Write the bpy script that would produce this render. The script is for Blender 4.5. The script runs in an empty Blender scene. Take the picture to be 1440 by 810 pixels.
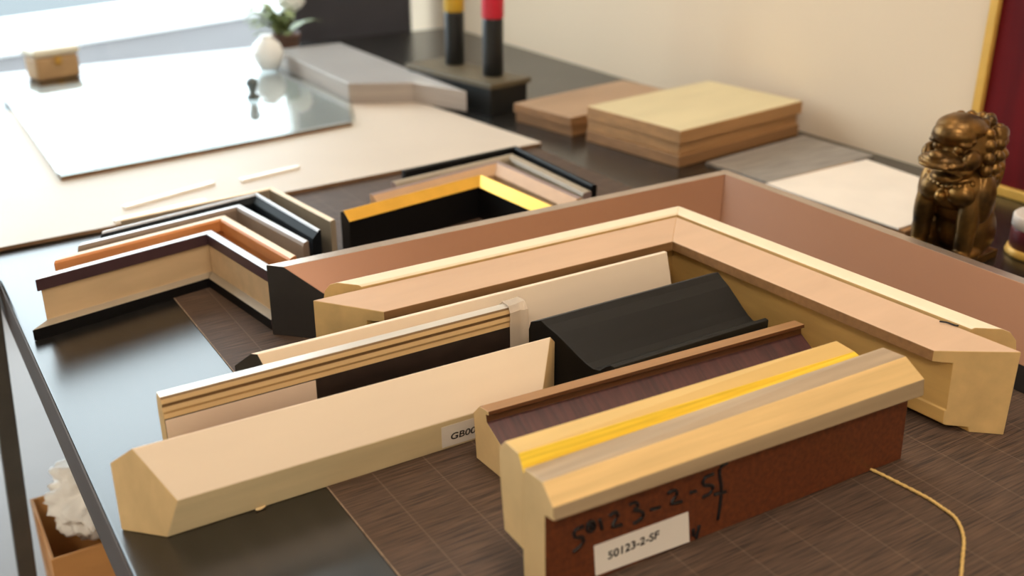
import bpy, bmesh, math, random
from mathutils import Vector, Matrix, noise
random.seed(7)
S = bpy.context.scene
COL = S.collection
TZ = 0.75                       # table top height above the floor
R = math.radians

# ------------------------------------------------------------------ materials
def _mat(name):
    m = bpy.data.materials.new(name); m.use_nodes = True
    nt = m.node_tree; nt.nodes.clear()
    out = nt.nodes.new('ShaderNodeOutputMaterial')
    b = nt.nodes.new('ShaderNodeBsdfPrincipled')
    nt.links.new(b.outputs[0], out.inputs[0])
    return m, nt, b, out

def srgb(r, g, b):
    f = lambda c: (c/255/12.92) if c/255 <= 0.04045 else ((c/255+0.055)/1.055)**2.4
    return (f(r), f(g), f(b), 1)

def mat(name, rgb, rough=.5, metal=0, var=.12, scale=(30, 30, 30), bump=.0, spec=.5, rgb2=None, detail=4, coat=0):
    m, nt, b, out = _mat(name)
    c = srgb(*rgb)
    tc = nt.nodes.new('ShaderNodeTexCoord'); mp = nt.nodes.new('ShaderNodeMapping')
    mp.inputs['Scale'].default_value = scale
    nz = nt.nodes.new('ShaderNodeTexNoise'); nz.inputs['Scale'].default_value = 1.0; nz.inputs['Detail'].default_value = detail
    rp = nt.nodes.new('ShaderNodeValToRGB')
    c2 = srgb(*rgb2) if rgb2 else tuple(x*(1-var*2) for x in c[:3]) + (1,)
    c1 = c if rgb2 else tuple(min(1, x*(1+var)) for x in c[:3]) + (1,)
    rp.color_ramp.elements[0].position = .3; rp.color_ramp.elements[1].position = .7
    rp.color_ramp.elements[0].color = c2; rp.color_ramp.elements[1].color = c1
    nt.links.new(tc.outputs['Object'], mp.inputs[0]); nt.links.new(mp.outputs[0], nz.inputs[0])
    nt.links.new(nz.outputs[0], rp.inputs[0]); nt.links.new(rp.outputs[0], b.inputs['Base Color'])
    b.inputs['Roughness'].default_value = rough; b.inputs['Metallic'].default_value = metal
    b.inputs['Specular IOR Level'].default_value = spec
    if coat: b.inputs['Coat Weight'].default_value = coat; b.inputs['Coat Roughness'].default_value = .15
    if bump:
        bp = nt.nodes.new('ShaderNodeBump'); bp.inputs['Strength'].default_value = bump; bp.inputs['Distance'].default_value = .002
        nt.links.new(nz.outputs[0], bp.inputs['Height']); nt.links.new(bp.outputs[0], b.inputs['Normal'])
    return m

ALONG = (6, 160, 160)            # grain along local x
M = {}
M['raw_wood'] = mat('raw_wood', (222, 190, 138), .6, var=.06, scale=(90, 25, 25), bump=.15)
M['raw_wood_gold'] = mat('raw_wood_gold', (214, 176, 116), .6, var=.08, scale=(60, 20, 40), bump=.2)
M['pine_side'] = mat('pine_side', (205, 168, 108), .55, var=.10, scale=ALONG, bump=.1)
M['cream_face'] = mat('cream_face', (232, 210, 184), .55, var=.015, scale=(8, 40, 40))
M['cream_side'] = mat('cream_side', (222, 200, 156), .6, var=.05, scale=(10, 60, 60))
M['strip_cream'] = mat('strip_cream', (236, 216, 184), .5, var=.02)
M['band_pink'] = mat('band_pink', (205, 168, 136), .55, var=.03, scale=(12, 50, 50))
M['lip_brown'] = mat('lip_brown', (150, 108, 66), .5, var=.1, scale=ALONG)
M['inner_wood'] = mat('inner_wood', (200, 156, 88), .55, var=.08, scale=(14, 10, 60), bump=.1)
M['copper_satin'] = mat('copper_satin', (150, 105, 77), .33, metal=.3, var=.03, scale=(4, 4, 4))
M['black_side'] = mat('black_side', (42, 38, 36), .55, var=.1, scale=(40, 40, 40))
M['dark_edge'] = mat('dark_edge', (190, 172, 158), .25, metal=.8, var=.05)
M['grey_band'] = mat('grey_band', (172, 148, 120), .5, var=.08, scale=(10, 140, 140))
M['pale_wood_face'] = mat('pale_wood_face', (226, 188, 128), .45, var=.06, scale=(9, 170, 170), spec=.4)
M['lip_taupe'] = mat('lip_taupe', (168, 144, 112), .5, var=.05, scale=ALONG)
M['yellow_gold'] = mat('yellow_gold', (246, 206, 62), .4, var=.10, scale=(5, 420, 420), metal=.1)
M['rear_wood'] = mat('rear_wood', (214, 176, 108), .5, var=.04, scale=(9, 70, 70))
M['stain_brown'] = mat('stain_brown', (116, 60, 31), .35, var=.10, scale=(260, 60, 260), rgb2=(84, 42, 24), bump=.05)
M['burgundy'] = mat('burgundy', (86, 46, 42), .5, var=.1, scale=(240, 14, 60), rgb2=(62, 34, 32), bump=.1)
M['brown_lip'] = mat('brown_lip', (160, 116, 74), .45, var=.06, scale=ALONG)
M['dark_brown'] = mat('dark_brown', (92, 52, 26), .4, var=.1, scale=ALONG)
M['black_scoop'] = mat('black_scoop', (20, 18, 16), .5, spec=.3, var=.15, scale=(8, 60, 60))
M['silver'] = mat('silver', (226, 218, 208), .28, metal=.55, var=.03, scale=(6, 90, 90))
M['bead_brown'] = mat('bead_brown', (124, 96, 64), .38, metal=.3, var=.06, scale=ALONG)
M['bead_gold'] = mat('bead_gold', (196, 162, 114), .35, metal=.3, var=.05, scale=ALONG)
M['black_face'] = mat('black_face', (46, 34, 30), .4, var=.3, scale=(30, 60, 60), rgb2=(26, 20, 18))
M['label_white'] = mat('label_white', (236, 226, 214), .6, var=.01)
M['label_greige'] = mat('label_greige', (214, 190, 168), .6, var=.02)
M['ink'] = mat('ink', (18, 16, 18), .5, var=0)
M['purple_lip'] = mat('purple_lip', (70, 46, 50), .45, var=.06, scale=(30, 30, 30))
M['tan_face'] = mat('tan_face', (206, 174, 134), .55, var=.05, scale=(10, 60, 60))
M['silver_white'] = mat('silver_white', (206, 208, 214), .4, metal=.15, var=.03)
M['orange_wood'] = mat('orange_wood', (208, 132, 72), .5, var=.06, scale=(20, 20, 80))
M['cream_top'] = mat('cream_top', (240, 216, 184), .5, var=.02)
M['taupe'] = mat('taupe', (134, 114, 98), .5, var=.05)
M['mauve_grey'] = mat('mauve_grey', (142, 118, 110), .5, var=.05)
M['navy_black'] = mat('navy_black', (8, 14, 19), .6, spec=.2, var=.1)
M['gold'] = mat('gold', (236, 182, 72), .3, metal=.6, var=.05)
M['tan_pink'] = mat('tan_pink', (200, 158, 118), .5, var=.05)
M['greige'] = mat('greige', (158, 142, 120), .45, var=.05)
M['black_gloss'] = mat('black_gloss', (12, 10, 10), .55, spec=.25, var=.1)
M['paper_beige'] = mat('paper_beige', (206, 191, 175), .5, var=.02, scale=(6, 6, 6), spec=.35)
M['paper_edge'] = mat('paper_edge', (128, 96, 66), .7, var=.1)
M['board_white'] = mat('board_white', (186, 182, 180), .14, spec=.7, var=.03, scale=(8, 8, 8))
M['board_edge'] = mat('board_edge', (172, 160, 150), .6, var=.1, scale=(5, 5, 300))
M['white_strip'] = mat('white_strip', (252, 248, 240), .25, spec=.8, var=.01)
M['board_lime'] = mat('board_lime', (208, 190, 148), .6, var=.04, scale=(5, 20, 20))
M['board_brown'] = mat('board_brown', (176, 130, 82), .6, var=.1, scale=(5, 30, 120))
M['board_dark'] = mat('board_dark', (150, 108, 68), .6, var=.1, scale=(5, 30, 120))
M['board_tan'] = mat('board_tan', (168, 136, 106), .6, var=.05, scale=(5, 20, 20))
M['grey_sheet'] = mat('grey_sheet', (146, 138, 130), .55, var=.14, scale=(14, 120, 20))
M['sheet_white'] = mat('sheet_white', (234, 222, 208), .55, var=.03, scale=(14, 14, 14))
M['bronze'] = mat('bronze', (150, 108, 52), .36, metal=.8, rgb2=(40, 30, 20), scale=(30, 30, 30), bump=.2, detail=6)
M['bronze_gold'] = mat('bronze_gold', (176, 132, 54), .34, metal=.85, var=.2, scale=(40, 40, 40))
M['gold_frame'] = mat('gold_frame', (216, 168, 78), .4, metal=.25, var=.06)
M['red_mat'] = mat('red_mat', (98, 11, 16), .6, spec=.15, var=.06, rgb2=(74, 8, 12), scale=(30, 30, 3))
M['pale_print'] = mat('pale_print', (226, 214, 206), .5, var=.03)
M['maroon'] = mat('maroon', (112, 40, 46), .4, var=.06)
M['white_glaze'] = mat('white_glaze', (224, 210, 198), .4, var=.02)
M['bottle_black'] = mat('bottle_black', (18, 20, 22), .4, var=.1)
M['cap_yellow'] = mat('cap_yellow', (210, 168, 48), .4, var=.05)
M['cap_red'] = mat('cap_red', (206, 34, 58), .4, var=.04)
M['box_top'] = mat('box_top', (96, 84, 62), .5, var=.1)
M['box_black'] = mat('box_black', (22, 22, 20), .55, var=.1)
M['cab_dark'] = mat('cab_dark', (62, 60, 66), .6, var=.1, scale=(8, 8, 8))
M['chair_tan'] = mat('chair_tan', (196, 160, 116), .6, var=.06)
M['chair_cream'] = mat('chair_cream', (244, 236, 214), .5, var=.02)
M['leaf'] = mat('leaf', (132, 146, 96), .5, var=.2, scale=(20, 20, 20))
M['pot_brown'] = mat('pot_brown', (128, 98, 84), .5, var=.08)
M['porcelain'] = mat('porcelain', (244, 246, 246), .15, var=.01)
M['glass_grey'] = mat('glass_grey', (92, 100, 102), .2, var=.05)
M['cardboard'] = mat('cardboard', (206, 146, 84), .65, var=.05, scale=(8, 8, 40))
M['tissue'] = mat('tissue', (252, 247, 240), .8, var=.02)
M['stool_dark'] = mat('stool_dark', (74, 68, 60), .5, var=.1)
M['cord_yellow'] = mat('cord_yellow', (214, 176, 104), .6, var=.12, scale=(600, 600, 600))
M['wall_cream'] = mat('wall_cream', (222, 200, 172), .75, var=.015, scale=(2, 2, 2))
M['wall_plain'] = mat('wall_plain', (226, 216, 200), .8, var=.015, scale=(2, 2, 2))
M['ceiling_white'] = mat('ceiling_white', (240, 238, 232), .8, var=.01)
M['floor_tile'] = mat('floor_tile', (136, 128, 124), .5, spec=.3, var=.04, scale=(3, 3, 3))
M['window_white'] = mat('window_white', (238, 238, 236), .5, var=.01)
M['pavement'] = mat('pavement', (66, 61, 61), .8, var=.06, scale=(2, 2, 2))
M['kerb'] = mat('kerb', (232, 232, 230), .7, var=.03)
M['road'] = mat('road', (62, 66, 68), .8, var=.05)
M['dark_leg'] = mat('dark_leg', (60, 48, 42), .5, var=.1)
M['edge_band'] = mat('edge_band', (78, 69, 64), .6, spec=.2, var=.05, scale=(60, 4, 60))

# dark table top: grain running away from the camera, satin varnish
def m_table():
    m, nt, b, out = _mat('table_top_dark')
    tc = nt.nodes.new('ShaderNodeTexCoord'); mp = nt.nodes.new('ShaderNodeMapping'); mp.inputs['Scale'].default_value = (130, 5, 5)
    nz = nt.nodes.new('ShaderNodeTexNoise'); nz.inputs['Scale'].default_value = 1; nz.inputs['Detail'].default_value = 6
    rp = nt.nodes.new('ShaderNodeValToRGB'); rp.color_ramp.elements[0].color = srgb(17, 16, 15); rp.color_ramp.elements[1].color = srgb(32, 29, 26)
    rp.color_ramp.elements[0].position = .3; rp.color_ramp.elements[1].position = .7
    nt.links.new(tc.outputs['Object'], mp.inputs[0]); nt.links.new(mp.outputs[0], nz.inputs[0]); nt.links.new(nz.outputs[0], rp.inputs[0])
    nt.links.new(rp.outputs[0], b.inputs['Base Color'])
    b.inputs['Roughness'].default_value = .27; b.inputs['Specular IOR Level'].default_value = 1.0
    bp = nt.nodes.new('ShaderNodeBump'); bp.inputs['Strength'].default_value = .12; bp.inputs['Distance'].default_value = .001
    nt.links.new(nz.outputs[0], bp.inputs['Height']); nt.links.new(bp.outputs[0], b.inputs['Normal'])
    return m
M['table'] = m_table()

# woven runner: fine ribs along x, two pale warp lines along y, wider faint bands
def m_runner():
    m, nt, b, out = _mat('runner_weave')
    tc = nt.nodes.new('ShaderNodeTexCoord')
    N = lambda t: nt.nodes.new(t)
    L = nt.links.new
    mp = N('ShaderNodeMapping'); mp.inputs['Scale'].default_value = (26, 760, 1)
    nz = N('ShaderNodeTexNoise'); nz.inputs['Scale'].default_value = 1; nz.inputs['Detail'].default_value = 3
    rp = N('ShaderNodeValToRGB'); rp.color_ramp.elements[0].color = srgb(46, 34, 27); rp.color_ramp.elements[1].color = srgb(98, 74, 57)
    rp.color_ramp.elements[0].position = .32; rp.color_ramp.elements[1].position = .68
    L(tc.outputs['Object'], mp.inputs[0]); L(mp.outputs[0], nz.inputs[0]); L(nz.outputs[0], rp.inputs[0])
    sx = N('ShaderNodeSeparateXYZ'); L(tc.outputs['Object'], sx.inputs[0])
    def lines(sock, period, off, width):
        a = N('ShaderNodeMath'); a.operation = 'ADD'; a.inputs[1].default_value = off; L(sock, a.inputs[0])
        d = N('ShaderNodeMath'); d.operation = 'PINGPONG'; d.inputs[1].default_value = period; L(a.outputs[0], d.inputs[0])
        c = N('ShaderNodeMath'); c.operation = 'LESS_THAN'; c.inputs[1].default_value = width; L(d.outputs[0], c.inputs[0])
        return c.outputs[0]
    l1 = lines(sx.outputs[0], .0218, -.0367, .0006)       # thin pale threads running away
    l2 = lines(sx.outputs[1], .094, -.060, .0003)         # faint cross threads
    mx = N('ShaderNodeMath'); mx.operation = 'MAXIMUM'; L(l1, mx.inputs[0]); L(l2, mx.inputs[1])
    sc = N('ShaderNodeMath'); sc.operation = 'MULTIPLY'; sc.inputs[1].default_value = .09; L(mx.outputs[0], sc.inputs[0])
    mix = N('ShaderNodeMix'); mix.data_type = 'RGBA'; L(sc.outputs[0], mix.inputs[0]); L(rp.outputs[0], mix.inputs[6])
    mix.inputs[7].default_value = srgb(196, 168, 138)
    L(mix.outputs[2], b.inputs['Base Color'])
    b.inputs['Roughness'].default_value = .62; b.inputs['Specular IOR Level'].default_value = .35
    bp = N('ShaderNodeBump'); bp.inputs['Strength'].default_value = .35; bp.inputs['Distance'].default_value = .001
    L(nz.outputs[0], bp.inputs['Height']); L(bp.outputs[0], b.inputs['Normal'])
    return m
M['runner'] = m_runner()
M['runner_hem'] = mat('runner_hem', (150, 126, 102), .7, var=.2, scale=(300, 300, 300))

def m_glass(name, tint=(1, 1, 1, 1), ior=1.5, rough=.0):
    m, nt, b, out = _mat(name); nt.nodes.remove(b)
    t = nt.nodes.new('ShaderNodeBsdfTransparent'); t.inputs[0].default_value = tint
    g = nt.nodes.new('ShaderNodeBsdfGlossy'); g.inputs['Roughness'].default_value = rough
    f = nt.nodes.new('ShaderNodeFresnel'); f.inputs[0].default_value = ior
    x = nt.nodes.new('ShaderNodeMixShader')
    ge = nt.nodes.new('ShaderNodeNewGeometry'); iv = nt.nodes.new('ShaderNodeMath'); iv.operation = 'SUBTRACT'; iv.inputs[0].default_value = 1
    mu = nt.nodes.new('ShaderNodeMath'); mu.operation = 'MULTIPLY'
    nt.links.new(ge.outputs['Backfacing'], iv.inputs[1]); nt.links.new(f.outputs[0], mu.inputs[0]); nt.links.new(iv.outputs[0], mu.inputs[1])
    nt.links.new(mu.outputs[0], x.inputs[0]); nt.links.new(t.outputs[0], x.inputs[1]); nt.links.new(g.outputs[0], x.inputs[2]); nt.links.new(x.outputs[0], out.inputs[0])
    return m
M['pane'] = m_glass('window_glass', (.97, .99, .99, 1))
M['sheet_glass'] = m_glass('sheet_glass', (.93, .96, .96, 1), 1.52, .03)
def m_film():
    m, nt, b, out = _mat('plastic_film')
    t = nt.nodes.new('ShaderNodeBsdfTransparent'); x = nt.nodes.new('ShaderNodeMixShader'); x.inputs[0].default_value = .5
    b.inputs['Base Color'].default_value = srgb(214, 196, 176); b.inputs['Roughness'].default_value = .25
    nt.links.new(t.outputs[0], x.inputs[1]); nt.links.new(b.outputs[0], x.inputs[2]); nt.links.new(x.outputs[0], out.inputs[0])
    return m
M['film'] = m_film()

# ------------------------------------------------------------------ builders
def obj(name, bm, mats, parent=None, bevel=0, smooth=False):
    bmesh.ops.recalc_face_normals(bm, faces=bm.faces)
    me = bpy.data.meshes.new(name); bm.to_mesh(me); bm.free()
    for m_ in (mats if isinstance(mats, (list, tuple)) else [mats]): me.materials.append(M[m_])
    o = bpy.data.objects.new(name, me); COL.objects.link(o)
    if parent: o.parent = parent
    if smooth:
        for p in me.polygons: p.use_smooth = True
    if bevel:
        md = o.modifiers.new('bevel', 'BEVEL'); md.width = bevel; md.segments = 2; md.limit_method = 'ANGLE'; md.angle_limit = R(28)
    return o

def tag(o, label, cat, group=None):
    o['label'] = label; o['category'] = cat
    if group: o['group'] = group
    return o

def thing(name, label, cat, loc, rz=0, group=None):
    o = bpy.data.objects.new(name, None); COL.objects.link(o); o.empty_display_size = .02
    o.location = (loc[0], loc[1], loc[2] + TZ); o.rotation_euler = (0, 0, R(rz))
    return tag(o, label, cat, group)

def struct(o):
    o['kind'] = 'structure'; return o

def add_box(bm, x0, x1, y0, y1, z0, z1, mi=0, T=None):
    vs = [bm.verts.new((x, y, z)) for z in (z0, z1) for (x, y) in ((x0, y0), (x1, y0), (x1, y1), (x0, y1))]
    fs = [bm.faces.new([vs[i] for i in q]) for q in ((3, 2, 1, 0), (4, 5, 6, 7), (0, 1, 5, 4), (1, 2, 6, 5), (2, 3, 7, 6), (3, 0, 4, 7))]
    for f in fs: f.material_index = mi
    if T: bmesh.ops.transform(bm, matrix=T, verts=vs)
    return fs

def box_bm(*a, **k):
    bm = bmesh.new(); add_box(bm, *a, **k); return bm

def loft(bm, A, B, seg=None, cap=0):
    """A, B: closed lists of 3-D points; seg[i] = material index of the strip i -> i+1; cap = material of the two ends."""
    va = [bm.verts.new(p) for p in A]; vb = [bm.verts.new(p) for p in B]; n = len(A)
    for i in range(n):
        f = bm.faces.new((va[i], va[(i+1) % n], vb[(i+1) % n], vb[i])); f.material_index = seg[i] if seg else 0
    f = bm.faces.new(va); f.material_index = cap
    f = bm.faces.new(vb[::-1]); f.material_index = cap

def bar(bm, prof, L, kl, kr, seg=None, cap=0, prof2=None):
    prof2 = prof2 or prof
    loft(bm, [(kl*v, v, z) for v, z in prof], [(L + kr*v, v, z) for v, z in prof2], seg, cap)

def text_mesh(body, size, parent, mat_, name='printed_text'):
    cu = bpy.data.curves.new(name, 'FONT'); cu.body = body; cu.size = size; cu.extrude = .00008; cu.offset = .00010
    tmp = bpy.data.objects.new(name, cu); COL.objects.link(tmp)
    dg = bpy.context.evaluated_depsgraph_get()
    me = bpy.data.meshes.new_from_object(tmp.evaluated_get(dg)); bpy.data.objects.remove(tmp)
    me.materials.clear(); me.materials.append(M[mat_])
    o = bpy.data.objects.new(name, me); COL.objects.link(o); o.parent = parent
    return o

def add_tube(bm, pts, r, n=8, mi=0):
    pts = [Vector(p) for p in pts]; rings = []
    for i, p in enumerate(pts):
        d = (pts[min(i+1, len(pts)-1)] - pts[max(i-1, 0)]).normalized()
        up = Vector((0, 0, 1)) if abs(d.z) < .9 else Vector((1, 0, 0))
        a = d.cross(up).normalized(); b = d.cross(a)
        rr = r[i] if isinstance(r, (list, tuple)) else r
        rings.append([bm.verts.new(p + (a*math.cos(2*math.pi*k/n) + b*math.sin(2*math.pi*k/n))*rr) for k in range(n)])
    for u, v in zip(rings, rings[1:]):
        for k in range(n):
            f = bm.faces.new((u[k], u[(k+1) % n], v[(k+1) % n], v[k])); f.material_index = mi; f.smooth = True
    bm.faces.new(rings[0]).material_index = mi; bm.faces.new(rings[-1][::-1]).material_index = mi

def add_lathe(bm, prof, n=32, c=(0, 0, 0), mi=0):
    rings = []
    for r_, z in prof:
        rings.append([bm.verts.new((c[0] + r_*math.cos(2*math.pi*k/n), c[1] + r_*math.sin(2*math.pi*k/n), c[2] + z)) for k in range(n)])
    for u, v in zip(rings, rings[1:]):
        for k in range(n):
            f = bm.faces.new((u[k], u[(k+1) % n], v[(k+1) % n], v[k])); f.material_index = mi; f.smooth = True
    bm.faces.new(rings[0][::-1]).material_index = mi; bm.faces.new(rings[-1]).material_index = mi

def add_ell(bm, c, r, seg=20, rings=12, T=None):
    mtx = Matrix.Translation(c) @ (T or Matrix()) @ Matrix.Diagonal((r[0], r[1], r[2], 1))
    V = lambda x, y, z: bm.verts.new(mtx @ Vector((x, y, z)))
    top, bot = V(0, 0, 1), V(0, 0, -1); rr = []
    for j in range(1, rings):
        th = math.pi*j/rings
        rr.append([V(math.sin(th)*math.cos(6.28318531*k/seg), math.sin(th)*math.sin(6.28318531*k/seg), math.cos(th)) for k in range(seg)])
    for k in range(seg):
        q = (k+1) % seg
        bm.faces.new((top, rr[0][k], rr[0][q])); bm.faces.new((bot, rr[-1][q], rr[-1][k]))
        for u, v in zip(rr, rr[1:]): bm.faces.new((u[k], v[k], v[q], u[q]))

def smoothpath(pts, n=6):
    P = [Vector(p) for p in pts]; out = []
    for i in range(len(P)-1):
        p0, p1, p2, p3 = P[max(i-1, 0)], P[i], P[i+1], P[min(i+2, len(P)-1)]
        for k in range(n):
            t = k/n
            out.append(.5*((2*p1) + (p2-p0)*t + (2*p0-5*p1+4*p2-p3)*t*t + (3*p1-p0-3*p2+p3)*t**3))
    out.append(P[-1]); return out

# an L-shaped corner sample: two rails joined on a mitre
def corner(t, ref, angA, angB, LA, LB, prof, kA, kB, mats, seg, cap, bevel=.0005, segB=None):
    """ref: the profile's v = 0 line where the rails meet (local); v grows towards the inside of the corner."""
    a = Vector((math.cos(R(angA)), math.sin(R(angA)), 0)); b = Vector((math.cos(R(angB)), math.sin(R(angB)), 0))
    na = b - a*b.dot(a); na.normalize(); nb = a - b*a.dot(b); nb.normalize()
    s = math.sin(math.acos(max(-1, min(1, a.dot(b)))))
    ref = Vector((ref[0], ref[1], 0))
    inner = lambda v: ref + (a + b)*(v/s)              # the mitre line
    def P(d, n, L, k): return [tuple(ref + n*v + d*(L + k*v) + Vector((0, 0, z))) for v, z in prof]
    mid = [tuple(inner(v) + Vector((0, 0, z))) for v, z in prof]
    out = []
    for d, n, L, k, sg in ((a, na, LA, kA, seg), (b, nb, LB, kB, segB or seg)):
        bm = bmesh.new(); loft(bm, P(d, n, L, k), mid, sg, cap)
        out.append(obj('rail', bm, mats, t, bevel))
    return out

# ------------------------------------------------------------------ the room
def room():
    def plane(name, x0, x1, y0, y1, z0, z1, m, kind=True):
        o = obj(name, box_bm(x0, x1, y0, y1, z0, z1), m); return struct(o)
    plane('floor', -3.1, 1.42, -2.1, 3.1, -.06, 0, 'floor_tile')
    plane('ceiling', -3.1, 1.42, -2.1, 3.1, 2.65, 2.72, 'ceiling_white')
    plane('wall_right', 1.30, 1.42, -2.1, 3.1, 0, 2.65, 'wall_cream')
    plane('wall_left', -3.1, -3.0, -2.1, 3.1, 0, 2.65, 'wall_plain')
    plane('wall_back', -3.0, 1.30, -2.1, -2.0, 0, 2.65, 'wall_plain')
    # far wall with a wide shop window from a low sill to under the ceiling
    bm = bmesh.new()
    add_box(bm, -3.0, -1.45, 3.0, 3.1, 0, 2.65); add_box(bm, 1.14, 1.30, 3.0, 3.1, 0, 2.65)
    add_box(bm, -1.45, 1.14, 3.0, 3.1, 2.6, 2.65); add_box(bm, -1.45, 1.14, 3.0, 3.1, 0, .10)
    struct(obj('wall_far', bm, 'wall_plain'))
    w = bpy.data.objects.new('window_1', None); COL.objects.link(w); w.location = (0, 3.05, 0); struct(w)
    bm = bmesh.new()
    for x in (-1.45, 1.10): add_box(bm, x, x+.04, -.03, .03, .10, 2.6)
    add_box(bm, -.62, -.57, -.03, .03, .10, 2.6)
    for z in (.10, 2.56): add_box(bm, -1.45, 1.14, -.03, .03, z, z+.04)
    struct(obj('window_frame', bm, 'window_white', w, .003))
    struct(obj('window_pane', box_bm(-1.41, 1.10, -.003, .003, .14, 2.56), 'pane', w))
    # outside: pavement, a pale kerb, the road and a further pavement
    T = Matrix.Translation((0.6, 6.95, 0)) @ Matrix.Rotation(R(21), 4, 'Z')
    struct(obj('pavement', box_bm(-14, 14, 3.1, 22, -.14, -.04), 'pavement'))
    struct(obj('kerb_strip', box_bm(-12, 12, 0, .75, -.04, .06, T=T), 'kerb', None, .01))
    struct(obj('road', box_bm(-12, 12, .75, 2.6, -.04, -.02, T=T), 'road'))
    struct(obj('far_kerb', box_bm(-12, 12, 2.6, 7, -.04, .05, T=T), 'kerb', None, .01))
room()

# ------------------------------------------------------------------ the table and the runner
t = thing('work_table', 'long dark brown wooden work table with a satin top under all the samples', 'table', (.085, -.35, -TZ))
obj('table_top', box_bm(0, 1.213, 0, 2.72, TZ-.05, TZ), ['table'], t, .002)
obj('edge_band', box_bm(-.0015, 0, .002, 2.718, TZ-.049, TZ-.001), 'edge_band', t)
for x in (.30, 1.09):
    for y in (.06, 2.6):
        bm = bmesh.new(); add_box(bm, x, x+.06, y, y+.06, 0, TZ-.05); obj('leg', bm, 'dark_leg', t, .004)
bm = bmesh.new(); add_box(bm, .36, 1.09, .075, .1, TZ-.13, TZ-.05); add_box(bm, .36, 1.09, 2.615, 2.64, TZ-.13, TZ-.05)
add_box(bm, .315, .34, .12, 2.6, TZ-.13, TZ-.05); add_box(bm, 1.11, 1.135, .12, 2.6, TZ-.13, TZ-.05)
obj('apron', bm, 'dark_leg', t)

t = thing('table_runner', 'brown woven table runner with fine ribs and pale threads, lying under the frame samples', 'table runner', (.2333, -.3, 0))
obj('cloth', box_bm(.0008, .64, 0, 1.9, 0, .0008), 'runner', t)
obj('hem', box_bm(0, .0008, 0, 1.9, 0, .001), 'runner_hem', t)

bm = bmesh.new()
pth = smoothpath([(.590, .452, .0022), (.596, .434, .0022), (.599, .41, .0022), (.601, .388, .0022), (.600, .375, .0022), (.597, .360, .0022), (.584, .344, .0022), (.563, .329, .0022), (.53, .308, .0022), (.49, .29, .0022)], 10)
c0 = pth[0].copy(); c0.z = 0
add_tube(bm, [p - c0 for p in pth], [.00125 + .00025*math.sin(i*2.4) for i in range(len(pth))], 8)
o = obj('braided_cord', bm, 'cord_yellow'); o.location = (c0.x, c0.y, TZ - .0000)
tag(o, 'yellow braided cord curving over the brown runner in the lower right corner', 'cord')

# ------------------------------------------------------------------ straight moulding samples
GB = 'short moulding samples lying in the foreground'
# the front sample with the handwriting
t = thing('moulding_sample', 'frontmost moulding sample with gilded strip, brown side and handwritten number', 'moulding', (.3023, .4441, .0008), -1.83, GB)
LB_ = .3273
pl = [(0, 0), (.002, .063), (-.0083, .0651), (-.0069, .0742), (.0055, .0856), (.0272, .0832), (.0280, .070), (.0280, .02), (.0268, 0)]
pr = [(0, 0), (.002, .0575), (-.0075, .0590), (-.0062, .0728), (.0080, .0875), (.0236, .0903), (.0250, .070), (.0280, .02), (.0268, 0)]
bm = bmesh.new(); bar(bm, pl, LB_, 0, -.5, [1, 2, 2, 3, 4, 0, 0, 0, 0], 0, pr)
obj('front_section', bm, ['raw_wood', 'stain_brown', 'lip_taupe', 'pale_wood_face', 'grey_band'], t, .0007)
pl = [(.0280, .0205), (.0275, .079), (.0345, .0903), (.0515, .0899), (.0591, .0816), (.0581, .0588), (.0525, .0206)]
pr = [(.0280, .0205), (.0250, .071), (.0412, .0815), (.0545, .0867), (.0600, .0780), (.0585, .0588), (.0525, .0206)]
bm = bmesh.new(); bar(bm, pl, LB_-.001, 0, -.5, [0, 1, 2, 2, 0, 0, 0], 0, pr)
g = obj('gilded_section', bm, ['raw_wood', 'yellow_gold', 'rear_wood'], t, .0006); g['label'] = 'pale wood back section with a bright yellow gilded strip'
# adhesive label on the brown side
def face_pt(s, z, off): return (s, z*.002/.063 - off, z)
bm = bmesh.new(); q = [(.0385, .0035), (.1165, .0012), (.1140, .0262), (.0368, .0272)]
loft(bm, [face_pt(s, z, .0006) for s, z in q], [face_pt(s, z, .0001) for s, z in q])
lb = obj('label_sticker', bm, 'label_white', t); lb['label'] = 'white printed sticker reading 50123-2-SF'
tx = text_mesh('50123-2-SF', .0092, lb, 'ink'); tx.location = face_pt(.0475, .0128, .0008); tx.rotation_euler = (R(91.8), R(-2.5), 0)
strokes = [[(.0285, .0453), (.022, .0446), (.0221, .0394), (.028, .0371), (.0275, .0321), (.0206, .0285)], [(.0324, .0469), (.0314, .0418), (.0343, .0391), (.0371, .0421), (.0355, .0467), (.0324, .0469)], [(.0332, .0455), (.0352, .0408)], [(.0407, .0467), (.0429, .0378)], [(.0484, .0458), (.0531, .0474), (.0552, .0433), (.0507, .0371), (.0585, .0359)],
 [(.0642, .0489), (.0696, .0492), (.0711, .0448), (.0675, .0437), (.0746, .0402), (.0754, .0353), (.0681, .0331)], [(.0815, .0392), (.0896, .0382)], [(.0954, .0469), (.1013, .0476), (.1034, .0432), (.0986, .038), (.1081, .0366)], [(.1145, .041), (.1201, .0409)], [(.1345, .0493), (.1266, .0485), (.1266, .0431), (.1344, .0399), (.1327, .0348), (.1259, .0334)], [(.1465, .0542), (.1398, .051), (.1427, .0326), (.1412, .0102)], [(.1362, .0323), (.1467, .0312)], [(.1192, .0105), (.1200, .0045)], [(.1246, .0116), (.1225, .0015)]]
bm = bmesh.new()
for st in strokes:
    add_tube(bm, [face_pt(p.x, p.y, .0002) for p in smoothpath([(s, z, 0) for s, z in st], 4)], .00135, 6)
h = obj('handwriting', bm, 'ink', t); h['label'] = 'black marker handwriting 50123-2-SF'

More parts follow.
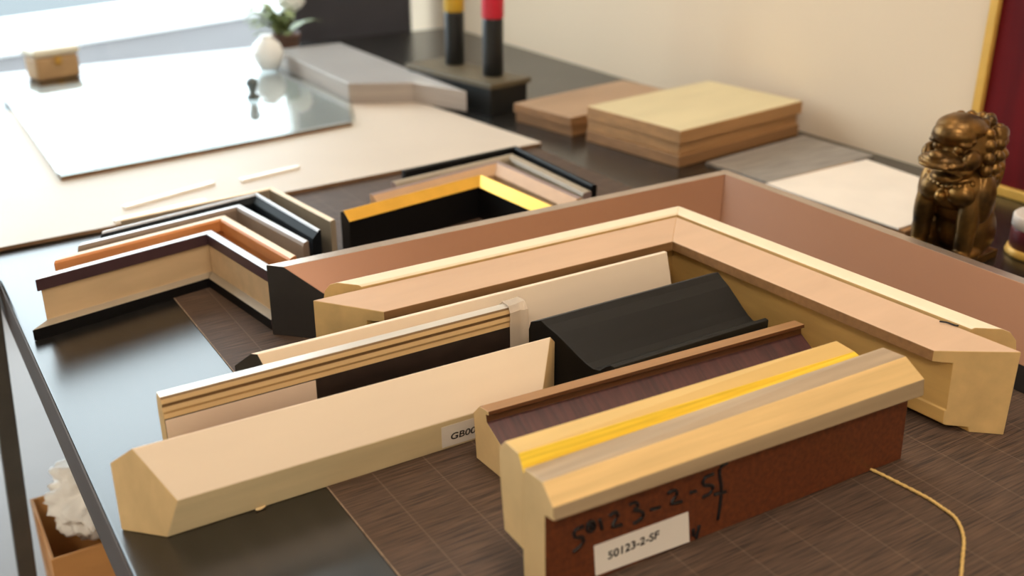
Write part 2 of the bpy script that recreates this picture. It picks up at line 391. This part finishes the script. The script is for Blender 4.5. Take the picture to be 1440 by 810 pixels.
# burgundy sample behind it
t = thing('moulding_sample', 'brown lipped moulding sample with a burgundy sloping face behind the gilded one', 'moulding', (.3485, .6108, .0008), -3.0, GB)
pf = [(0, 0), (.0035, .039), (-.005, .0486), (-.0175, .0497), (-.0180, .0465), (-.0140, .0455), (-.0150, .0395), (-.056, .0170), (-.056, 0)]
bm = bmesh.new(); bar(bm, pf, .3185, -.1, .0, [0, 0, 1, 2, 2, 2, 3, 0, 0], 0)
obj('moulding_body', bm, ['raw_wood', 'brown_lip', 'dark_brown', 'burgundy'], t, .0005)

# large cream sample
t = thing('moulding_sample', 'cream faced thick wooden moulding sample with five sided end and sticker reading GB00', 'moulding', (.1153, .6379, 0), -.7, GB)
pf = [(0, 0), (-.009, .0327), (.0116, .0700), (.0253, .0554), (.0254, 0)]
pf2 = [(0, 0), (-.009, .0310), (.0116, .0680), (.0253, .0545), (.0254, 0)]
bm = bmesh.new(); bar(bm, pf, .3135, -1, 1, [1, 2, 2, 0, 0], 0, pf2)
obj('moulding_body', bm, ['raw_wood', 'cream_side', 'cream_face'], t, .0009)
def gb_pt(s, z, off): return (s, -z*.009/.0327 - off, z)
bm = bmesh.new(); q = [(.2155, .003), (.275, .003), (.272, .0262), (.2120, .0262)]
loft(bm, [gb_pt(s, z, .0005) for s, z in q], [gb_pt(s, z, .0001) for s, z in q])
lb = obj('label_sticker', bm, 'label_white', t); lb['label'] = 'white printed sticker reading GB00'
tx = text_mesh('GB00', .0100, lb, 'ink'); tx.location = gb_pt(.2215, .0098, .0008); tx.rotation_euler = (R(90+15.4), 0, 0)

bm = bmesh.new(); bmesh.ops.create_icosphere(bm, subdivisions=2, radius=1)
for v in bm.verts: v.co = Vector((v.co.x*.0042 + .0015*v.co.y, v.co.y*.0016, (v.co.z + 1)*.0011 + abs(v.co.x)*.0008))
o = obj('wood_chip', bm, 'raw_wood'); o.location = (.182, .6350, TZ); tag(o, 'tiny pale wood chip at the foot of the sample with the GB00 sticker', 'wood chip')

# silver topped thin sample
t = thing('moulding_sample', 'thin silver topped moulding sample with gold beads and a blank sticker on its black face', 'moulding', (.1345, .685, 0), 0, GB)
pf = [(0, 0), (0, .0650), (.0010, .0685), (.0003, .0705), (.0022, .0735), (.0012, .0765), (.0030, .0795), (.0042, .0810), (.0125, .0815), (.0160, .0760), (.0175, .066), (.0150, 0)]
bm = bmesh.new(); bar(bm, pf, .303, 0, 0, [4, 3, 3, 3, 2, 3, 2, 1, 1, 0, 0, 0], 0)
obj('moulding_body', bm, ['raw_wood_gold', 'silver', 'bead_brown', 'bead_gold', 'black_face'], t, .0004)
obj('label_sticker', box_bm(.0005, .115, -.0005, 0, .012, .0640), 'label_greige', t)
bm = bmesh.new()
pf = [(-.0012, .0), (-.0014, .0660), (-.0016, .0790), (.0040, .0835), (.0135, .0838), (.0192, .0760), (.0196, .02), (.0188, .0)]
va = []
for x in (.292, .299, .306, .310):
    va.append([bm.verts.new((x + random.uniform(-.002, .002), v + random.uniform(-.0006, .0006), max(0, z + random.uniform(-.001, .001)))) for v, z in pf])
for u, v in zip(va, va[1:]):
    for i in range(len(pf)-1): bm.faces.new((u[i], u[i+1], v[i+1], v[i]))
fl = obj('plastic_film', bm, 'film', t); fl['label'] = 'clear plastic film wrapped round the right end'
md = fl.modifiers.new('thick', 'SOLIDIFY'); md.thickness = .0003

# cream sample at the back
t = thing('moulding_sample', 'long cream moulding sample with plain sloping face behind the silver topped one', 'moulding', (.2306, .7255, .0008), 0, GB)
pf = [(0, 0), (-.004, .0300), (.0090, .0715), (.0130, .0715), (.0240, .0590), (.0240, 0)]
bm = bmesh.new(); bar(bm, pf, .4075, -1, .0, [0, 1, 1, 2, 2, 0], 2)
obj('moulding_body', bm, ['cream_side', 'cream_face', 'black_side'], t, .0006)

# black scoop
t = thing('moulding_sample', 'black scoop shaped moulding sample with a deep hollow face inside the pale corner', 'moulding', (.651, .679, .0008), 0, GB)
pf = [(.0075, 0), (.0075, .055), (.0052, .0641), (-.0045, .0685), (-.0104, .0646), (-.0200, .0600), (-.0318, .0520), (-.0400, .0462), (-.0480, .0410), (-.0545, .0385), (-.0600, .0388), (-.0655, .0440), (-.0695, .0468), (-.0735, .0462), (-.0735, .034), (-.066, .030), (-.066, 0)]
bm = bmesh.new(); loft(bm, [(-.2030 - .40*v, v, z) for v, z in pf], [(0, v, z) for v, z in pf])
obj('moulding_body', bm, ['black_scoop'], t, .0006)

# ------------------------------------------------------------------ large nested corners
CG = 'large nested corner samples on the right'
t = thing('corner_sample', 'largest dark corner sample with a wide sloping copper brown face, outermost of the nest', 'frame corner', (.873, .907, .0008), 0, CG)
pf = [(0, 0), (0, .0730), (.0125, .0726), (.0465, .0436), (.068, .0250), (.068, 0)]
corner(t, (0, 0), 180, -90, .582, .545, pf, -1, -1, ['black_side', 'dark_edge', 'copper_satin'], [0, 1, 2, 2, 0, 0], 0, .0006)

t = thing('corner_sample', 'narrow cream topped corner sample squeezed between the copper brown corner and the pale one', 'frame corner', (.709, .8035, .0008), 0, CG)
pf = [(0, 0), (0, .0765), (-.002, .0780), (-.0165, .0785), (-.0215, .0760), (-.0255, .0690), (-.0270, .058), (-.0270, 0)]
corner(t, (0, 0), 180, -86.5, .366, .345, pf, -1, -1, ['raw_wood_gold', 'strip_cream'], [0, 1, 1, 1, 0, 0, 0, 0], 0, .0005)

t = thing('corner_sample', 'pale natural wood corner sample with a pinkish flat top and lipped inner edge', 'frame corner', (.7055, .8010, .0008), 0, CG)
pf = [(0, 0), (0, .0755), (.0460, .0712), (.0460, .0615), (.0400, .0610), (.0345, .0612), (.0335, .0190), (.0345, .0180), (.0340, .0060), (.0325, .0045), (.0200, .0045), (.0190, 0)]
corner(t, (0, 0), 180, -86.5, .410, .3885, pf, -1, -1, ['raw_wood_gold', 'band_pink', 'lip_brown', 'inner_wood'], [0, 1, 2, 2, 3, 3, 3, 3, 3, 3, 3, 0], 0, .0007)
# a small pen mark on the cream strip
bm = bmesh.new()
add_tube(bm, smoothpath([(-.004, .0085, 0), (-.0005, .0040, 0), (.0005, -.0030, 0), (.0025, -.0050, 0)], 5), .0007, 6)
pm = obj('pen_mark', bm, 'ink', t); pm.location = (.0185, -.327, .0766); pm['label'] = 'small black pen mark on the outer edge'

# ------------------------------------------------------------------ five corner samples on the left
LG = 'corner samples nested in the left stack'
def dirs(c, a, b):
    A = Vector((a[0]-c[0], a[1]-c[1])); B = Vector((b[0]-c[0], b[1]-c[1]))
    return math.degrees(math.atan2(A.y, A.x)), math.degrees(math.atan2(B.y, B.x)), A.length, B.length
def lcorner(label, group, c, a, b, pf, kA, kB, mats, seg, cap, segB=None, z=0):
    t = thing('corner_sample', label, 'frame corner', (c[0], c[1], z), 0, group)
    an, bn, la, lb = dirs(c, a, b)
    corner(t, (0, 0), an, bn, la, lb, pf, kA, kB, mats, seg, cap, .0005, segB)
    return t
lcorner('tan faced corner sample with purple brown lip and black foot, frontmost of the left stack', LG, (.2798, 1.0625), (.1028, 1.0252), (.2997, .923),
        [(0, .0580), (0, .0460), (-.0022, .0452), (-.0022, .0140), (.0035, .0125), (.0067, .0115), (.0067, 0), (-.0120, 0), (-.0120, .0560), (-.0085, .0580)],
        2, .8, ['tan_face', 'purple_lip', 'greige', 'black_gloss', 'silver_white'], [1, 1, 0, 2, 2, 3, 3, 4, 4, 4], 1)
lcorner('orange wood corner sample with a cream top edge, second in the left stack', LG, (.309, 1.106), (.1285, 1.0700), (.331, .951),
        [(0, .0570), (.002, .0550), (.002, .043), (-.002, .041), (-.002, 0), (-.010, 0), (-.010, .0555), (-.0075, .0570)],
        1, .6, ['orange_wood', 'cream_top', 'tan_pink'], [0, 0, 0, 0, 0, 1, 1, 1], 0)
lcorner('taupe grey corner sample with a pale silver top edge, third in the left stack', LG, (.337, 1.135), (.157, 1.1010), (.359, .985),
        [(0, .0570), (.002, .054), (.003, .040), (.003, 0), (-.0085, 0), (-.0085, .0555), (-.0065, .0570)],
        1, .6, ['mauve_grey', 'silver_white', 'taupe'], [2, 2, 2, 2, 1, 1, 1], 2)
lcorner('thick navy black corner sample with a silver outer edge, fourth in the left stack', LG, (.374, 1.171), (.1895, 1.1325), (.389, 1.012),
        [(0, 0), (0, .0570), (.001, .0580), (.0035, .0580), (.0045, .0560), (.0120, .0505), (.0128, .045), (.0128, 0)],
        1, .3, ['navy_black', 'silver_white'], [0, 1, 1, 1, 0, 0, 0, 0], 0)
lcorner('slim cream corner sample at the back of the left stack', LG, (.392, 1.1785), (.213, 1.1580), (.409, 1.0335),
        [(0, 0), (0, .056), (-.001, .0570), (-.0065, .0570), (-.008, .055), (-.008, 0)],
        1, .3, ['cream_top', 'greige'], [1, 0, 0, 0, 0, 0], 1)
# four corner samples in the middle
MG = 'corner samples nested in the middle stack'
lcorner('black corner sample with a bright gold lip, frontmost of the middle stack', MG, (.6405, 1.1024), (.440, 1.067), (.650, .955),
        [(.010, .0425), (.0085, .040), (.008, 0), (-.009, 0), (-.009, .0500), (-.002, .0530)],
        0, 0, ['black_gloss', 'gold'], [0, 0, 0, 0, 1, 1], 0)
lcorner('tan pink corner sample with broad sloping face, second in the middle stack', MG, (.695, 1.149), (.492, 1.111), (.700, .965),
        [(0, 0), (0, .0525), (.006, .0515), (.0195, .0420), (.0195, .030), (.012, .026), (.012, 0)],
        0, 0, ['purple_lip', 'tan_pink', 'mauve_grey'], [2, 2, 1, 1, 0, 0, 0], 1)
lcorner('greige corner sample with a flat satin top, third in the middle stack', MG, (.729, 1.168), (.535, 1.1420), (.724, .978),
        [(0, 0), (0, .0520), (.004, .053), (.011, .0515), (.0128, .048), (.0128, 0)],
        0, 0, ['greige', 'mauve_grey'], [0, 0, 0, 0, 0, 0], 1)
lcorner('slim black corner sample at the back of the middle stack', MG, (.750, 1.191), (.565, 1.172), (.741, .990),
        [(0, 0), (0, .0535), (.002, .055), (.006, .055), (.008, .0535), (.008, 0)],
        0, 0, ['black_gloss'], [0]*6, 0)

# ------------------------------------------------------------------ sheets, boards and glass on the table
def sheet(name, label, cat, pts, z0, th, mats, group=None, bevel=0):
    cx = sum(p[0] for p in pts)/len(pts); cy = sum(p[1] for p in pts)/len(pts)
    bm = bmesh.new()
    lo = [(x-cx, y-cy, 0) for x, y in pts]; hi = [(x-cx, y-cy, th) for x, y in pts]
    loft(bm, lo, hi, [1]*len(pts) if len(mats) > 1 else None, 0)
    o = obj(name, bm, mats, None, bevel); o.location = (cx, cy, TZ + z0)
    return tag(o, label, cat, group)
sheet('backing_sheet', 'large beige backing sheet lying across the far part of the table', 'sheet', [(.088, 1.286), (.885, 1.330), (.842, 1.72), (.70, 2.02), (.088, 1.98)], .0012, .005, ['paper_beige', 'paper_edge'])
for i, (a, b, lab) in enumerate((((.255, 1.350), (.385, 1.392), 'white thin wooden strip on the beige sheet, the one near the table edge'),
                                 ((.420, 1.382), (.512, 1.402), 'white thin wooden strip on the beige sheet, nearest the gold lip'),
                                 ((.232, 1.302), (.352, 1.322), 'white thin wooden strip on the beige sheet, touching the left stack'))):
    d = (Vector(b) - Vector(a)); L = d.length; n = Vector((-d.y, d.x)).normalized()*.004
    A, B = Vector(a), Vector(b)
    sheet('wooden_strip', lab, 'strip', [tuple(A-n), tuple(B-n), tuple(B+n), tuple(A+n)], .0062, .004, ['white_strip'], 'white strips on the beige sheet', .0005)
sheet('mount_board_stack', 'low pale grey block of mount boards at the right end of the glass sheet', 'board', [(.735, 1.725), (.836, 1.672), (.882, 1.560), (.882, 2.10), (.735, 2.10)], .0065, .036, ['board_white', 'board_edge'], None, .001)
sheet('glass_sheet', 'large clear glass sheet reflecting the bright window at the far end of the table', 'glass', [(.205, 1.512), (.680, 1.575), (.728, 1.70), (.728, 2.14), (.215, 2.14)], .0125, .006, ['sheet_glass'])
sheet('print_sheet', 'white print lying under the clear glass sheet', 'print', [(.210, 1.518), (.675, 1.580), (.720, 1.70), (.720, 2.13), (.22, 2.13)], .0064, .006, ['board_white', 'paper_edge'])
bm = bmesh.new(); add_lathe(bm, [(.010, 0), (.012, .004), (.006, .010), (.007, .020), (.011, .026), (.009, .034), (.003, .038)], 24)
o = obj('paperweight_knob', bm, 'glass_grey'); o.location = (.585, 1.80, TZ+.0187); tag(o, 'small dark grey knob standing on the clear glass sheet', 'knob')

# board stacks by the right wall
def board(label, group, o_, rz, sx, sy, z, th, mats, name='wooden_board'):
    bm = bmesh.new(); A = [(0, 0, 0), (sx, 0, 0), (sx, sy, 0), (0, sy, 0)]
    loft(bm, A, [(x, y, th) for x, y, _ in A], [1]*4, 0)
    o = obj(name, bm, mats, None, .0012); o.location = (o_[0], o_[1], TZ + z); o.rotation_euler = (0, 0, R(rz))
    return tag(o, label, 'board', group)
BG = 'wooden boards stacked by the right wall'
board('brown board at the bottom of the tall stack beside the cream wall', BG, (.990, 1.126), 8, .288, .196, 0, .018, ['board_brown', 'board_dark'])
board('brown middle board of the tall stack beside the cream wall', BG, (.992, 1.129), 8.3, .284, .192, .0185, .017, ['board_brown', 'board_brown'])
board('pale yellowish board on top of the tall stack beside the cream wall', BG, (.989, 1.125), 7.8, .290, .196, .0362, .020, ['board_lime', 'board_brown'])
board('tan board at the bottom of the low stack behind the tall one', BG, (.957, 1.350), 10, .27, .135, 0, .016, ['board_brown', 'board_dark'])
board('tan board on top of the low stack behind the tall one', BG, (.952, 1.347), 10, .27, .137, .0165, .016, ['board_tan', 'board_dark'])
sheet('textured_sheet', 'grey textured sheet between the tall board stack and the white sheet', 'sheet', [(1.044, .992), (1.275, 1.012), (1.270, 1.150), (1.035, 1.118)], 0, .004, ['grey_sheet'])
board('thin brown board beneath the white sheet by the bronze lion', BG, (1.030, .757), 3, .190, .228, 0, .010, ['board_brown', 'board_dark'])
sheet('white_sheet', 'white sheet lying on a thin brown board in front of the cream wall', 'sheet', [(1.026, .764), (1.210, .775), (1.225, .984), (1.018, .978)], .0105, .002, ['sheet_white'])

# black box with bottles
t = thing('display_box', 'black box with an olive brown lid holding the two bottles', 'box', (.918, 1.535, 0), 10)
obj('box_body', box_bm(0, .085, .004, .24, 0, .046), 'box_black', t, .001)
obj('box_lid', box_bm(-.004, .090, -.002, .244, .046, .055), 'box_top', t, .001)
def bottle(label, loc, r, hb, hc, m):
    t = thing('bottle', label, 'bottle', loc, 0, 'bottles on the black box')
    bm = bmesh.new(); add_lathe(bm, [(r*.9, 0), (r, .003), (r, hb-.004), (r*.96, hb)], 32); obj('bottle_body', bm, 'bottle_black', t)
    bm = bmesh.new(); add_lathe(bm, [(r*.98, hb), (r*1.06, hb+.002), (r*1.06, hb+hc*.7), (r*.6, hb+hc*.85), (r*.35, hb+hc*.9), (r*.35, hb+hc)], 32); c = obj('bottle_top', bm, m, t)
bottle('black bottle with a bright red upper half beside the cream wall', (.958, 1.598, .055), .0185, .100, .12, 'cap_red')
bottle('black bottle with a yellow upper half standing behind the red one', (.950, 1.722, .055), .0180, .096, .12, 'cap_yellow')

# ------------------------------------------------------------------ bronze lion, pedestal and picture
def lion():
    t = thing('guardian_lion', 'bronze guardian lion statue sitting upright near the red picture', 'statue', (1.020, .688, 0), 186)
    bm = bmesh.new()
    E = lambda c, r, T=None: add_ell(bm, c, r, 24, 14, T)
    ry = lambda a: Matrix.Rotation(R(a), 4, 'Y')
    add_box(bm, -.050, .046, -.032, .032, 0, .010)
    E((-.022, 0, .042), (.034, .032, .036)); 
    for s in (-1, 1):
        E((-.016, s*.024, .036), (.026, .013, .028)); E((.004, s*.027, .016), (.018, .009, .008))
    E((-.006, 0, .078), (.030, .036, .044), ry(12)); E((.012, 0, .090), (.023, .037, .027)); E((-.020, 0, .108), (.026, .035, .042))
    for s in (-1, 1):
        E((.026, s*.0165, .087), (.0120, .0165, .0140))
        E((.020, s*.0265, .060), (.0125, .0115, .036)); E((.021, s*.0265, .035), (.0105, .0105, .028))
        E((.028, s*.0265, .016), (.0160, .0125, .0085))
        for k in (-1, 0, 1): E((.041, s*.0265 + k*.0070, .014), (.0042, .0036, .0052))
        E((.006, s*.033, .082), (.016, .011, .028))
    E((.0385, 0, .084), (.0062, .0062, .0068)); 
    for k in range(-5, 6): E((.034 - .0012*k*k*.35, k*.0052, .094 + abs(k)*.0014), (.0042, .0034, .0032))
    # head
    E((.006, 0, .136), (.034, .033, .032)); E((.018, 0, .158), (.027, .027, .0150)); E((.030, 0, .153), (.021, .024, .0140))
    for s in (-1, 1):
        E((.036, s*.0125, .1465), (.0090, .0125, .0044), Matrix.Rotation(R(-14*s), 4, 'X'))
        E((.0385, s*.0125, .1385), (.0052, .0056, .0052))
        E((.030, s*.024, .128), (.014, .0085, .0115))
        E((-.012, s*.031, .150), (.0105, .0060, .0110)); E((-.010, s*.034, .149), (.006, .004, .007))
        E((.046, s*.0165, .1235), (.015, .0100, .0050), Matrix.Rotation(R(16*s), 4, 'X'))
        E((.056, s*.0065, .1330), (.0050, .0045, .0040))
    E((.049, 0, .1285), (.0165, .0215, .0070)); E((.058, 0, .133), (.0080, .0100, .0060)); E((.0625, 0, .1235), (.0065, .0185, .0034), ry(18))
    E((.031, 0, .1065), (.0185, .0185, .0055), ry(10)); E((.022, 0, .112), (.016, .024, .012)); E((.042, 0, .1065), (.007, .012, .0042))
    # curled mane in rows
    for row, (rad, z) in enumerate(((.020, .163), (.031, .154), (.036, .142), (.038, .129), (.037, .116), (.034, .103), (.031, .091))):
        n = 7 + row
        for k in range(n):
            a = R(70 + 220*k/(n-1))
            E((-.002 + rad*math.cos(a), rad*math.sin(a)*.92, z + random.uniform(-.001, .001)), (.0066, .0066, .0066))
    for k in range(9):
        a = R(-60 + 120*k/8); E((.018 + .026*math.cos(a)*.95, .0262*math.sin(a), .146 + .004*math.cos(a)), (.0034, .0034, .0030))
    for k in range(5): E((-.047 - .003*math.sin(k), 0, .045 + k*.011), (.010, .0125 - k*.001, .010))
    o = obj('statue_body', bm, 'bronze', t, smooth=True)
    rm = o.modifiers.new('remesh', 'REMESH'); rm.mode = 'VOXEL'; rm.voxel_size = .0011; rm.use_smooth_shade = True
    sm = o.modifiers.new('smooth', 'SMOOTH'); sm.factor = .5; sm.iterations = 2
lion()

t = thing('round_pedestal', 'round maroon pedestal with a gold foot and white rim behind the bronze lion', 'pedestal', (1.122, .640, 0))
bm = bmesh.new(); add_lathe(bm, [(.037, 0), (.038, .003), (.036, .009), (.034, .010)], 48); obj('foot_ring', bm, 'gold_frame', t)
bm = bmesh.new(); add_lathe(bm, [(.0345, .0095), (.0345, .030), (.034, .0325)], 48); obj('drum', bm, 'maroon', t)
bm = bmesh.new(); add_lathe(bm, [(.0335, .0323), (.0350, .034), (.0350, .046), (.033, .048)], 48); obj('rim', bm, 'white_glaze', t)
bm = bmesh.new()
add_ell(bm, (0, 0, .020), (.026, .026, .022)); add_ell(bm, (-.012, .008, .034), (.014, .014, .014)); add_ell(bm, (.006, -.004, .046), (.018, .018, .020)); add_ell(bm, (-.006, .004, .064), (.014, .014, .012))
for k in range(8): add_ell(bm, (.020*math.cos(k*.785), .020*math.sin(k*.785), .034), (.007, .007, .007), 12, 8)
o = obj('small_statue', bm, 'bronze_gold', None, smooth=True); o.location = (1.122, .640, TZ + .0475)
rm = o.modifiers.new('remesh', 'REMESH'); rm.mode = 'VOXEL'; rm.voxel_size = .0015; rm.use_smooth_shade = True
tag(o, 'small bronze figure on the round pedestal, cut by the right edge of the photo', 'statue')

t = thing('framed_picture', 'tall red matted picture in a narrow gold frame standing against the cream wall', 'picture', (1.286, .63, 0))
bm = bmesh.new(); W = .233; H_ = .75
pf = [(0, 0), (-.010, .001), (-.013, .005), (-.010, .011), (-.003, .0135), (0, .0135)]
add_box(bm, -.013, 0, -W, -W+.014, 0, H_); add_box(bm, -.013, 0, W-.014, W, 0, H_)
add_box(bm, -.013, 0, -W+.014, W-.014, 0, .014); add_box(bm, -.013, 0, -W+.014, W-.014, H_-.014, H_)
obj('frame', bm, 'gold_frame', t, .002)
obj('red_mat', box_bm(-.006, -.001, -W+.014, W-.014, .014, H_-.014), 'red_mat', t)
obj('print', box_bm(-.0068, -.0058, -W+.092, W-.092, .09, H_-.09), 'pale_print', t)

# ------------------------------------------------------------------ things beyond and below the table
t = thing('dark_cabinet', 'narrow dark grey cabinet beyond the far end of the table, left of the bottles', 'cabinet', (.935, 2.53, -TZ), -20)
obj('cabinet_body', box_bm(0, .30, 0, .10, .05, 1.18), 'cab_dark', t, .012)
obj('plinth', box_bm(.02, .28, .02, .08, 0, .05), 'stool_dark', t)
d = obj('door', box_bm(.01, .29, -.014, -.001, .07, 1.16), 'cab_dark', t, .003)
obj('handle', box_bm(.25, .262, -.030, -.0145, .55, .70), 'dark_edge', d, .002)

t = thing('wooden_box', 'small tan wooden box with a cream lid at the far left end of the table', 'box', (.300, 2.235, 0), 14)
bm = bmesh.new(); add_box(bm, 0, .088, 0, .055, 0, .046); obj('box_body', bm, 'chair_tan', t, .006)
bm = bmesh.new(); add_box(bm, -.003, .091, -.003, .058, .0462, .062); obj('lid', bm, 'chair_cream', t, .006)
obj('clasp', box_bm(.038, .050, -.0045, .0, .030, .0455), 'gold_frame', t, .001)

t = thing('potted_plant', 'small potted plant with green leaves near the window end of the table', 'plant', (.800, 2.20, 0))
bm = bmesh.new(); add_lathe(bm, [(.020, 0), (.024, .003), (.029, .048), (.031, .050), (.031, .056), (.027, .056), (.026, .045)], 28); obj('pot', bm, 'pot_brown', t)
bm = bmesh.new()
for k in range(26):
    a = random.uniform(0, 6.283); a = a if k % 3 == 0 else random.uniform(2.4, 4.6); L = random.uniform(.05, .10); up = random.uniform(.01, .07); w = random.uniform(.008, .014)
    d = Vector((math.cos(a), math.sin(a), 0)); n = Vector((-d.y, d.x, 0))
    pts = [(d*L*q + Vector((0, 0, .05 + up*math.sin(q*2.2)))) for q in (0, .25, .5, .75, 1)]
    ws = [.002, w*.8, w, w*.7, .0005]
    lr = [(bm.verts.new(p - n*w_), bm.verts.new(p + Vector((0, 0, -.003)) if 0 else p), bm.verts.new(p + n*w_)) for p, w_ in zip(pts, ws)]
    for u, v in zip(lr, lr[1:]): bm.faces.new((u[0], u[1], v[1], v[0])); bm.faces.new((u[1], u[2], v[2], v[1]))
lf = obj('foliage', bm, 'leaf', t); md = lf.modifiers.new('thick', 'SOLIDIFY'); md.thickness = .0008
bm = bmesh.new()
for k in range(40):
    z = 1 - 2*(k+.5)/40; a = k*2.399; r_ = math.sqrt(1-z*z)
    add_ell(bm, (.018 + .021*r_*math.cos(a), .021*r_*math.sin(a), .128 + .021*z), (.011, .011, .009), 8, 6)
fl = obj('highlight_ball', bm, 'porcelain', t, smooth=True); fl['label'] = 'round white ball standing in for a blurred highlight'  # white ball added in place of a blurred bright highlight
bm = bmesh.new(); add_tube(bm, [(0, 0, .05), (.010, 0, .09), (.018, 0, .115)], .0025, 8); obj('stem', bm, 'leaf', t)
bm = bmesh.new(); add_lathe(bm, [(.014, 0), (.018, .002), (.028, .018), (.031, .034), (.026, .050), (.014, .060), (.011, .064), (.013, .067), (.010, .067)], 36)
o = obj('porcelain_vase', bm, 'porcelain'); o.location = (.698, 2.03, TZ+.0187); tag(o, 'round white porcelain vase in front of the potted plant', 'vase')

t = thing('cardboard_box', 'open orange brown cardboard box of crumpled tissue on the floor left of the table', 'box', (.008, 1.09, -TZ))
bm = bmesh.new(); add_box(bm, .062, .34, 0, .004, 0, .45); add_box(bm, .062, .34, .136, .14, 0, .45); add_box(bm, .062, .066, .004, .136, 0, .45); add_box(bm, .336, .34, .004, .136, 0, .45); add_box(bm, .066, .336, .004, .136, 0, .004)
obj('box_body', bm, 'cardboard', t, .001)
bm = bmesh.new(); bmesh.ops.create_icosphere(bm, subdivisions=5, radius=1)
for v in bm.verts:
    n_ = noise.ridged_multi_fractal(v.co*1.7, .8, 2.2, 5, 1.0, 2.0)*.16 + noise.noise(v.co*4)*.22 + noise.noise(v.co*9)*.10
    c = v.co*(0.85 + n_ - .15)
    v.co = Vector((c.x*.070, c.y*.054, c.z*.064))
tp = obj('crumpled_tissue', bm, 'tissue', smooth=True); tp.location = (.150, 1.158, TZ - .270); tag(tp, 'white crumpled tissue paper in the cardboard box left of the table', 'tissue paper')

bm = bmesh.new(); Lm = 1.02
pf = [(0, 0), (.020, 0), (.020, .016), (.012, .020), (0, .020)]
loft(bm, [(x, y, 0) for x, y in pf], [(x + .0635, y, Lm) for x, y in pf])
o = obj('moulding_length', bm, 'stool_dark', None, .0015); o.location = (.0160, 1.195, 0)
tag(o, 'long dark moulding length leaning on the left edge of the table', 'moulding')

# ------------------------------------------------------------------ light
w = bpy.data.worlds.new('World'); S.world = w; w.use_nodes = True
bg = w.node_tree.nodes['Background']; bg.inputs[0].default_value = (.84, .94, 1.0, 1); bg.inputs[1].default_value = 7.2
def area(name, loc, size, power, col, rot=(0, 0, 0), sy=None):
    l = bpy.data.lights.new(name, 'AREA'); l.energy = power; l.color = col; l.size = size
    if sy: l.shape = 'RECTANGLE'; l.size_y = sy
    o = bpy.data.objects.new(name, l); COL.objects.link(o); o.location = loc; o.rotation_euler = rot
    return o
area('ceiling_or_fill_lamp', (.55, .25, 2.6), .5, 15.5, (1, .89, .76))
area('ceiling_or_fill_lamp', (-1.1, -.9, 2.6), .6, 40, (1, .90, .77))  # unseen fill lamp, added behind the camera to brighten faces turned towards it
area('ceiling_or_fill_lamp', (.95, 1.3, 2.6), .35, 5, (1, .86, .68))
pt = area('window_portal', (-.15, 3.14, 1.35), 2.55, 1, (1, 1, 1), (R(90), 0, R(0)), 2.46)
pt.data.cycles.is_portal = True

# ------------------------------------------------------------------ camera
cd = bpy.data.cameras.new('Camera'); cam = bpy.data.objects.new('Camera', cd); COL.objects.link(cam); S.camera = cam
cam.location = (0, 0, TZ + .45)
cam.rotation_euler = (R(90 - 23.4135), 0, R(58.0247 - 90))
cd.sensor_width = 36; cd.lens = 1478/1440*36; cd.clip_start = .02; cd.clip_end = 100
cd.dof.use_dof = True; cd.dof.focus_distance = .90; cd.dof.aperture_fstop = 4.3

v = S.view_settings; v.view_transform = 'Standard'; v.look = 'None'; v.gamma = 1; v.use_curve_mapping = False; v.exposure = -0.1
